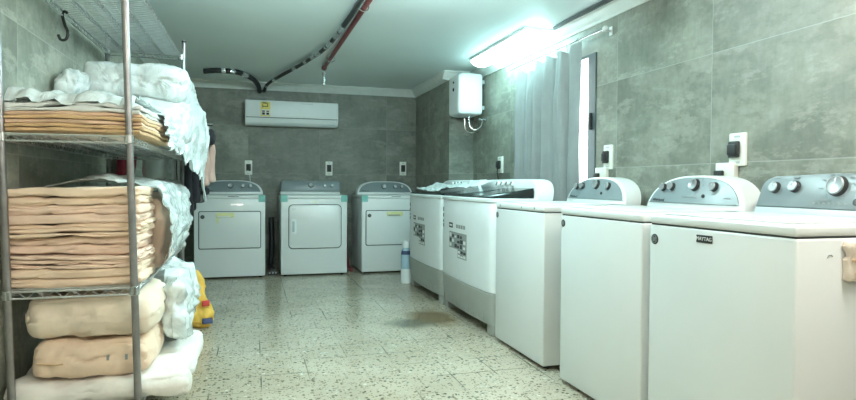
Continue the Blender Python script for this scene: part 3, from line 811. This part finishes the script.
# ------------------------------------------------------------------ water heater
wh = thing('water_heater', 'white box-shaped water heater high on the right wall beside the pier', 'water heater', (XW, 6.0, 1.77))
b = new(); soft(b, (-.165, -.005, .215), (.255, .345, .43), (12, 12, 12), .035, 0, 1); obj('casing', b, M['white2'], wh)
b = new(); soft(b, (-.286, -.005, .215), (.05, .335, .42), (8, 12, 12), .045, 0, 1); fp = obj('front_cover', b, M['white2'], wh)
for yy, zz, r in ((-.02, .27, .019), (-.02, .345, .012)):
    b = new(); lathe(b, [(r, -.01), (r, .004), (r * .8, .008), (0, .008)], 16, Matrix.Translation((-.311, yy, zz)) @ Matrix.Rotation(-PI / 2, 4, 'Y')); obj('dial', b, M['dark'], fp)
b = new(); box(b, -.05, 0, -.12, .12, .33, .37, .003); box(b, -.05, 0, -.12, .12, .06, .10, .003); obj('wall_bracket', b, M['strip'], wh)
for pts in ([(-.16, -.09, .01), (-.16, -.09, -.05), (-.15, -.10, -.12), (-.10, -.12, -.155), (-.05, -.15, -.12), (-.035, -.155, -.06)], [(-.16, .05, .01), (-.16, .05, -.05), (-.15, .05, -.13), (-.10, .04, -.17), (-.04, .03, -.165), (0, .03, -.16)]):
    b = new(); tube(b, spline(pts, 8), .0060, 8); obj('braided_hose', b, M['chrome'], wh)
b = new(); lathe(b, [(.022, 0), (.022, .004), (.012, .008), (.012, .05), (.017, .052), (.017, .075), (.010, .08), (0, .08)], 12, Matrix.Translation((0, -.155, -.048)) @ Matrix.Rotation(-PI / 2, 4, 'Y'))
tube(b, [(-.045, -.155, -.048), (-.045, -.23, -.044)], .006, 8); obj('angle_valve', b, M['chrome'], wh)
b = new(); lathe(b, [(.013, 0), (.016, -.012), (.016, -.035), (.010, -.04)], 12, Matrix.Translation((-.16, -.09, .004))); obj('inlet_nut', b, M['chrome'], wh)

# ------------------------------------------------------------------ switches and sockets
def outlet(label, loc, rz, w, h, style, cord=None):
    t = thing('wall_socket', label, 'socket', loc, rz, None)          # local: wall at y=0, front towards -Y
    b = new(); plate(b, rrect(w, h, .006, 3), -.013, 0, .003); obj('face_plate', b, M['ivory'], t)
    b = new(); box(b, -w * .18, w * .18, -.0145, -.012, h * .36, h * .42); box(b, -w * .18, w * .18, -.0145, -.012, -h * .42, -h * .36); obj('screw_cover', b, M['strip'], t, smooth=False)
    pg = None
    if style == 'plug':
        b = new(); box(b, -w * .40, w * .22, -.034, -.013, -h * .25, h * .25, .008, 3); box(b, -w * .36, w * .16, -.042, -.033, -h * .17, h * .15, .005); pg = obj('plug', b, M['dark'], t)
    else:
        b = new(); box(b, -w * .30, w * .32, -.020, -.012, -h * .24, h * .26, .003); pg = obj('rocker_switch', b, M['dark'], t)
        b = new(); box(b, -w * .2, w * .22, -.0225, -.0195, -h * .05, h * .2, .002); obj('rocker', b, M['ink'], pg)
    if cord:
        b = new(); tube(b, spline([(-w * .1, -.03, -h * .2)] + cord, 8), .0045, 6); obj('cord', b, M['white2'] if style != 'plug' else M['dark'], pg)
    return t
RZ = -PI / 2
outlet('cream wall socket with black plug, nearest on the right wall above the washers', (XW, 2.437, 1.225), RZ, .105, .166, 'plug')
outlet('cream wall socket with black plug beside the curtain', (XW, 3.575, 1.235), RZ, .10, .168, 'plug')
outlet('cream wall socket with black plug between heater pier and curtain', (XW, 5.43, 1.238), RZ, .115, .162, 'plug', [(-.02, -.03, -.09), (-.0, -.02, -.18), (.01, -.015, -.30)])
outlet('wall socket with black switch above the left dryer', (-.052, YB, 1.232), 0, .088, .175, 'switch', [(.015, -.02, -.10), (.02, -.016, -.2), (.02, -.012, -.35)])
outlet('wall socket with half white rocker above the middle dryer', (.923, YB, 1.234), 0, .088, .178, 'switch')
outlet('wall socket with black switch above the corner dryer', (1.885, YB, 1.245), 0, .088, .178, 'switch')
def low_box(label, y, z):
    t = thing('junction_box', label, 'socket', (XW, y, z), RZ)
    b = new(); box(b, -.062, .062, -.03, .003, -.075, .035, .005); obj('cover', b, M['ivory'], t)
    b = new(); box(b, -.055, .0, -.05, -.028, -.06, -.004, .006); obj('plug', b, M['dark'], t)
low_box('small white junction box just above the second washing machine console', 2.50, 1.125)
low_box('small white junction box beside the curtain, above the third washing machine console', 3.64, 1.13)

# ------------------------------------------------------------------ wire shelving
SX0, SX1, SY0, SY1 = -.942, -.485, 2.714, 4.555
def lean(z, y):
    return -.024 * (z - 1.05) * max(0, 1 - (y - SY0) / (SY1 - SY0))
rack = thing('wire_shelving_unit', 'tall chrome wire shelving unit holding folded linen along the left wall', 'shelving unit', (0, 0, 0))
for x in (SX0, SX1):
    for y in (SY0, SY1):
        yy = y if not (x == SX0 and y == SY1) else 4.50
        b = new(); ZT = 2.035; kx = (.022 if x == SX1 and y == SY1 else 0)
        tube(b, [(x + lean(z, y) + kx * max(0, z - 1.2), yy, z) for z in (.03, .5, 1., 1.5, ZT)], .0145, 14)
        
        p = obj('post', b, M['post'], rack)
        b = new(); lathe(b, [(.010, 0), (.022, .002), (.020, .02), (.013, .032)], 12, Matrix.Translation((x + lean(0, y), yy, 0))); obj('levelling_foot', b, M['dark'], p)
        b = new(); lathe(b, [(.0155, 0), (.015, .012), (0, .015)], 12, Matrix.Translation((x + lean(ZT, y) + kx * .835, yy, ZT - .004))); obj('post_cap', b, M['dark'], p)
ZS = (.115, .61, 1.237, 1.945)
for zi, z in enumerate(ZS):
    b = new(); L = lambda x, y, zz: (x + lean(zz, y), y, zz)
    zt, zb = z - .004, z - .034
    corner = [(SX0, SY0), (SX1, SY0), (SX1, SY1), (SX0, SY1)]
    for zz, r in ((zt - .003, .0042), (zb, .0038)):
        for k in range(4):
            (xa, ya), (xb, yb_) = corner[k], corner[(k + 1) % 4]; tube(b, [L(xa, ya, zz), L(xb, yb_, zz)], r * 1.15, 6)
    for k in range(4):
        (xa, ya), (xb, yb_) = corner[k], corner[(k + 1) % 4]
        n = int(max(abs(xb - xa), abs(yb_ - ya)) / .032)
        tube(b, [L(xa + (xb - xa) * i / n, ya + (yb_ - ya) * i / n, zt - .003 if i % 2 else zb) for i in range(n + 1)], .0022, 4)
    for k in range(1, 4):
        x = SX0 + (SX1 - SX0) * k / 4; tube(b, [L(x, SY0, zt - .007), L(x, SY1, zt - .007)], .0045, 5); tube(b, [L(x, SY0, zt - .027), L(x, SY1, zt - .027)], .003, 5)
        tube(b, [L(x, SY0 + (SY1 - SY0) * i / 60, zt - .007 - (.020 if i % 2 else 0)) for i in range(61)], .0020, 4)
    n = 48
    for i in range(1, n):
        y = SY0 + (SY1 - SY0) * i / n; tube(b, [L(SX0, y, zt), L(SX1, y, zt)], .0034, 5)
    sh = obj('wire_shelf', b, M['steel'], rack)
    for x, y in corner:
        yy = y if not (x == SX0 and y == SY1) else 4.50
        b = new(); lathe(b, [(.0165, -.036), (.020, -.034), (.0185, 0), (.0165, .002)], 14, Matrix.Translation((x + lean(z, y), yy, z - .002))); obj('collar', b, M['chrome'], sh)

def hook_pts(c, r): return [(c[0] + r * math.cos(a), c[1], c[2] + r * math.sin(a)) for a in [R(90 - k * 24) for k in range(11)]]
b = new(); z0 = 1.915
tube(b, spline([(SX0 + .012, 3.55, z0 + .01), (SX0 - .002, 3.55, z0 + .018), (SX0 - .012, 3.55, z0), (SX0 - .002, 3.55, z0 - .05), (SX0 + .012, 3.55, z0 - .09), (SX0 + .004, 3.55, z0 - .125), (SX0 - .02, 3.55, z0 - .13), (SX0 - .032, 3.55, z0 - .105)], 6), .0075, 8)
tag(obj('hanging_hook', b, M['dark']), 'black S-shaped hook hanging from the left edge of the top shelf', 'hook')
b = new(); box(b, -.6445, -.6435, 3.925, 3.985, 1.85, 1.925); tube(b, [(-.644, 3.955, 1.92), (-.644, 3.955, 1.938)], .001, 5)
b.free()

# --- folded linen
def folded(name, label, c, size, layers, mats, seed, group, cat='folded sheet', amp=.004, wave=.009, ov=1.10, cr=.010):
    t = new(); h = size[2] / layers; rr = random.Random(seed); C0 = Vector(c)
    for i in range(layers):
        dx, dy = rr.uniform(-.010, .012), rr.uniform(-.018, .012)
        def fn(w, p):
            q = w + C0
            w.z += wave * (fbm(Vector((q.x * 3.2, q.y * 2.5, q.z * 5. + 3)), 2) + .5 * math.sin(q.x * 5 + q.z * 3))
            w.y += .010 * fbm(Vector((q.x * 7, q.z * 22, 5.)), 3) * (1 if p.y < 0 else .3)
            w.x += .012 * fbm(Vector((q.y * 6, q.z * 20, 9.)), 2)
            return w
        soft(t, (dx, dy, h * (i + .5)), (size[0] + rr.uniform(-.02, .012), size[1] + rr.uniform(-.02, .01), h * (ov if 0 < i < layers - 1 or layers < 2 else 1.04)), (30, 18, 8), h * .40, amp * rr.uniform(.5, 1.), 12., seed + i, fn=fn, crease=cr, cf=(3., 3., 30.))
    o = obj(name, t, mats, sharp=85); o.location = c
    return tag(o, label, cat, group)

G = 'folded tan sheets on the middle shelf'
cxs = (-.955 - .455) / 2
zz = .615
lab = ['bottom folded tan sheet of the middle-shelf stack, resting on the wire', 'second folded tan sheet from the bottom of the middle-shelf stack', 'third folded tan sheet from the bottom of the middle-shelf stack',
       'third folded tan sheet from the top of the middle-shelf stack', 'second folded tan sheet from the top of the middle-shelf stack', 'topmost folded tan sheet of the middle-shelf stack']
for i, (h, ly, mt) in enumerate(((.080, 2, 'tan2'), (.052, 3, 'tan3'), (.072, 2, 'tan3'), (.050, 3, 'tan2'), (.072, 2, 'tan3'), (.074, 2, 'tan2'))):
    folded('folded_sheet', lab[i], (cxs + .006 * math.sin(i * 2), 2.945 + .008 * math.cos(i * 3), zz), (.49 + .015 * math.sin(i * 5), .42, h), ly, M[mt], 11 + i * 5, G); zz += h + .001
G = 'folded sheets on the upper shelf'
zz = 1.242
lab = ['lowest thin tan sheet of the upper-shelf pile', 'second lowest thin ochre sheet of the upper-shelf pile', 'middle thin tan sheet of the upper-shelf pile', 'fourth thin tan sheet from the bottom of the upper-shelf pile', 'top thin tan sheet of the upper-shelf pile, under the white ones']
for i, mt in enumerate(('brown_tan', 'brown_tan', 'tan', 'brown_tan', 'tan')):
    folded('folded_sheet', lab[i], (-.700 + .008 * math.sin(i * 4), 3.18, zz), (.53, .92, .0165), 1, M[mt], 60 + i * 3, G, amp=.002, wave=.006, ov=.99, cr=.003); zz += .0172
lab = ['lowest white folded sheet on the tan pile of the upper shelf', 'topmost white folded sheet on the tan pile of the upper shelf']
for i in range(2):
    folded('folded_sheet', lab[i], (-.69 - .03 * i, 3.16 + .04 * i, zz), (.49 - .05 * i, .86 - .1 * i, .034), 2, M['white_cloth'], 90 + i * 4, 'white folded sheets on the upper shelf', amp=.008, wave=.010); zz += .035
# clear wrap lying over the white sheets
def wrap(u, v):
    x = -.945 + .47 * u; y = 2.715 + .82 * v
    return (x, y, 1.404 - .05 * max(0, 1 - v * 12) + .030 * abs(fbm(Vector((u * 6, v * 6, 1.5)), 4)) + .006 * math.sin(u * 11 + v * 5))
b = new(); sheet(b, wrap, 36, 44, .0015); tag(obj('plastic_wrap', b, M['duvet']), 'crumpled white wrap lying over the white sheets on the upper shelf', 'plastic wrap')

def bundle(name, label, c, size, mt, seed, cat, group=None, r=.06, amp=.012, n=(20, 16, 10), fq=9., puff=0., cr=.018, cf=(6., 8., 9.)):
    b = new(); soft(b, (0, 0, 0), size, n, r, amp, fq, seed, puff=puff, crease=cr, cf=cf)
    o = obj(name, b, M[mt], sharp=85); o.location = c
    return tag(o, label, cat, group)
# bundles on the bottom shelf
def seam(parent, size, z, seed):
    b = new(); tube(b, [(-.20 + .4 * k / 16, -size[1] / 2 - .004 + .012 * (abs(k - 8) / 8) ** 4 + .002 * math.sin(k), z + .004 * math.sin(k * 1.3 + seed)) for k in range(5)], .003, 5)
    obj('wrap_seam', b, M['brown_tan'], parent)
    for sx in (.06, .13):
        b = new(); box(b, sx, sx + .010, -size[1] / 2 - .004, -size[1] / 2 + .01, z, z + .022); obj('printed_mark', b, M['grey_ink'], parent, smooth=False)
o = bundle('bedding_bundle', 'whitish lowest bedding bundle lying on the bottom shelf, sticking out to the right', (-.615, 3.16, .168), (.70, .86, .105), 'pale_wrap', 4, 'bedding', 'bedding bundles on the bottom shelf', .05, .016, (26, 30, 9))
o = bundle('bedding_bundle', 'tan middle bedding bundle of the bottom shelf, with a dark seam line', (-.648, 2.99, .300), (.465, .48, .158), 'tan2', 9, 'bedding', 'bedding bundles on the bottom shelf', .055, .012, (24, 24, 12)); seam(o, (.465, .48, .158), -.005, 1)
o = bundle('bedding_bundle', 'tan top bedding bundle of the bottom shelf, right under the middle shelf', (-.655, 3.02, .474), (.505, .54, .185), 'cream', 15, 'bedding', 'bedding bundles on the bottom shelf', .075, .012, (24, 24, 12))
# white duvets on the upper shelf
D_ = 'white duvets on the upper shelf'
bundle('duvet', 'lower white plastic-wrapped duvet at the back of the upper shelf', (-.640, 4.06, 1.370), (.58, .84, .245), 'duvet', 21, 'duvet', D_, .08, .016, (30, 34, 16), 8.)
bundle('duvet', 'upper white plastic-wrapped duvet near the top shelf', (-.630, 4.02, 1.605), (.54, .80, .215), 'duvet', 27, 'duvet', D_, .075, .018, (30, 34, 16), 9.)
bundle('plastic_bag', 'small crumpled clear bag left of the white duvets', (-.92, 3.62, 1.56), (.11, .30, .13), 'film', 35, 'bag', None, .05, .035, (14, 16, 12), 14.)
bundle('folded_bag', 'small black bag on the white duvet under the top shelf', (-.70, 4.28, 1.742), (.16, .18, .055), 'black_cloth', 38, 'bag', None, .026, .01, (12, 12, 8), 14.)
# film hanging over the edge of the upper shelf
def spill(u, v):
    y = 3.22 + 1.40 * u
    top = 1.405 + .30 * min(1, max(0, (u - .18) / .3)); low = 1.20 - .10 * max(0, math.sin(u * 4.2 - 1.1)) - .22 * max(0, 1 - abs(u - .83) / .13) + .07 * fbm(Vector((u * 14, 3., 1.)), 3)
    z = top + (low - top) * v
    out = .045 + .13 * min(1, u * 1.5) * math.sin(min(1, v * 1.15 + .1) * PI * .8)
    q = fbm(Vector((u * 8, v * 5, 4.)), 4)
    x = -.445 + out * (v ** .4) - .16 * max(0, .16 - v) / .16
    return (x + .028 * q * min(1, v * 4), y + .03 * fbm(Vector((u * 7, v * 9, 8.)), 3), z + .02 * q)
b = new(); sheet(b, spill, 64, 48, .002); tag(obj('plastic_cover', b, M['duvet']), 'white crinkled plastic cover spilling over the right edge of the upper shelf', 'plastic cover')
# wrapped linen beside and behind the tan stack
bundle('wrapped_linen', 'peach linen wrapped in clear plastic, behind the tan stack on the middle shelf', (-.655, 3.46, .80), (.47, .56, .365), 'tan3', 44, 'linen', None, .06, .02, (22, 22, 18), 7.)
def film_over(u, v):       # film draped over the wrapped linen and down the aisle side
    s = v * 1.12
    y = 3.05 + 1.30 * u
    if s < .40: x, z = -.90 + s * 1.07, 1.03 + .03 * math.sin(s / .4 * PI)
    else:
        q = (s - .40) / .72
        x, z = -.465 + .085 * max(0., math.sin(q * PI)) ** .8 * (1.1 - .5 * u), 1.035 - .43 * q
    n1 = fbm(Vector((u * 6, v * 7, 2.5)), 4)
    return (x + .035 * n1 * (1 if s > .35 else .3), y + .03 * fbm(Vector((u * 8, v * 6, 9.))), z - .06 * max(0, .25 - u) + .03 * abs(n1))
b = new(); sheet(b, film_over, 54, 60, .0015); tag(obj('plastic_wrap', b, M['film']), 'clear crinkled plastic wrap bulging from the right side of the middle shelf', 'plastic wrap')
bundle('plastic_bag', 'crumpled clear plastic bag of linen bulging past the far post on the middle shelf', (-.53, 4.12, .81), (.22, .50, .38), 'film', 52, 'bag', None, .10, .06, (18, 26, 22), 9.)
bundle('plastic_bag', 'clear plastic bag heap beside the bundles, sticking out of the bottom shelf', (-.440, 3.58, .40), (.25, .56, .38), 'film', 58, 'bag', None, .13, .06, (20, 30, 22), 9.)
bundle('plastic_bag', 'small clear plastic bag squeezed between bottom bundles and shelf edge', (-.37, 3.22, .42), (.11, .34, .28), 'film', 63, 'bag', None, .065, .04, (16, 20, 20), 11.)

# yellow bag leaning by the shelf end
yb_ = thing('detergent_bag', 'yellow plastic bag with red print, standing on the floor by the shelf end', 'bag', (-.362, 4.56, 0), R(14))
def bagfn(w, p):
    t = min(1, max(0, w.z / .46)); w.y *= 1 - .75 * t; w.x *= 1 - .18 * t; w.x -= .10 * t; return w
b = new(); soft(b, (0, 0, .215), (.20, .13, .43), (18, 12, 24), .05, .034, 12., 71, fn=bagfn); obj('pouch', b, M['bag_yellow'], yb_)
b = new(); sheet(b, lambda u, v: (-.19 + .13 * u, .0, .40 + .07 * v + .01 * math.sin(u * 6)), 8, 4, .006); hd = obj('top_flap', b, M['bag_yellow'], yb_)
b = new(); box(b, -.13, -.075, -.009, .009, .365, .435, .006, M4=None); obj('handle_slot', b, M['dark'], hd)
b = new(); box(b, .0, .05, -.062, -.04, .16, .20, .004); obj('printed_panel', b, M['red_print'], yb_)
b = new(); box(b, -.05, -.02, -.062, -.04, .25, .30, .003); obj('printed_panel', b, M['red_print'], yb_)
b = new(); box(b, .0, .07, -.074, -.04, .035, .075, .004); obj('dark_print', b, M['blue_print'], yb_)

# ------------------------------------------------------------------ garments on a stand behind the shelf
gs = thing('garment_stand', 'chrome garment stand with clothes in the corner behind the shelving', 'garment stand', (-.575, 5.0, 0))
b = new(); tube(b, [(0, 0, .02), (0, 0, 1.50)], .012, 10); obj('upright', b, M['chrome'], gs)
b = new(); tube(b, [(-.38, 0, 1.50), (.27, 0, 1.50)], .010, 10); obj('rail', b, M['chrome'], gs)
b = new(); tube(b, [(-.30, 0, .014), (.22, 0, .014)], .014, 8); tube(b, [(0, -.25, .014), (0, .25, .014)], .014, 8); obj('base', b, M['chrome'], gs)
def hanger(parent, x):
    b = new(); tube(b, spline([(x, .012, 1.494), (x, .014, 1.512), (x, 0, 1.517), (x, -.010, 1.508), (x, 0, 1.47), (x, 0, 1.455)], 5), .0025, 5); tube(b, [(x, -.19, 1.375), (x, 0, 1.455), (x, .19, 1.375), (x, -.19, 1.375)], .004, 6); obj('hanger', b, M['dark'], parent)
def garment(label, name, x, mats, parts, cat='garment'):
    t = thing(name, label, cat, (-.575 + x, 5.0, 0)); hanger(t, 0)
    for nm, c, s, mt, sd in parts:
        b = new()
        def fn(w, p): 
            w.x += .012 * math.sin(w.y * 28 + w.z * 6 + sd); return w
        soft(b, c, s, (10, 24, 24), min(s) * .45, .010, 8., sd, fn=fn); obj(nm, b, M[mt], t)
garment('black jacket with dusty pink sleeves hanging at the right end of the garment stand', 'hanging_jacket', .205, None,
        [('body', (-.035, .03, 1.17), (.075, .40, .56), 'black_cloth', 3), ('sleeve', (.012, -.13, 1.19), (.050, .10, .34), 'pink_cloth', 5), ('sleeve', (.048, .02, 1.20), (.040, .10, .30), 'pink_cloth', 6),
         ('cuff', (.012, -.13, .98), (.066, .105, .06), 'black_cloth', 7), ('collar', (.03, -.02, 1.40), (.10, .17, .13), 'black_cloth', 8)])
garment('dark skirt with grey waistband hanging beside the upright of the garment stand', 'hanging_skirt', .10, None,
        [('skirt', (0, 0, 1.12), (.060, .34, .60), 'black_cloth', 13), ('waistband', (0, 0, 1.255), (.068, .35, .055), 'grey_cloth', 14)])
garment('pale grey towel hanging on the left half of the garment stand', 'hanging_towel', -.15, None, [('towel', (0, 0, 1.24), (.15, .30, .36), 'grey_cloth', 23)], 'towel')
garment('dark red garment hanging at the left end of the garment stand', 'hanging_blouse', -.345, None, [('blouse', (0, 0, 1.24), (.07, .32, .34), 'red_cloth', 33)])

# ------------------------------------------------------------------ world, camera, exposure
w = bpy.data.worlds.new('World'); scn.world = w; w.use_nodes = True
w.node_tree.nodes['Background'].inputs[0].default_value = (.6, .75, .8, 1); w.node_tree.nodes['Background'].inputs[1].default_value = .3

F_, yaw, pitch, roll, H = 595.669, .2859, -.0261, .0061, 1.0401
c, s = math.cos(yaw), math.sin(yaw); cp, sp = math.cos(pitch), math.sin(pitch); cr, sr = math.cos(roll), math.sin(roll)
R0 = Vector((c, -s, 0)); F0 = Vector((s * cp, c * cp, sp)); U0 = Vector((-s * sp, -c * sp, cp))
Rt = R0 * cr + U0 * sr; Up = U0 * cr - R0 * sr
cam = bpy.data.cameras.new('camera'); cam.sensor_width = 36.; cam.lens = F_ / 856 * 36; cam.clip_start = .05
co = bpy.data.objects.new('camera', cam); C.objects.link(co)
mx = Matrix((Rt, Up, -F0)).transposed().to_4x4(); mx.translation = (0, 0, H); co.matrix_world = mx
scn.camera = co
vs = scn.view_settings
vs.view_transform = 'Standard'; vs.look = 'None'; vs.gamma = 1.; vs.use_curve_mapping = False
vs.exposure = 0.70
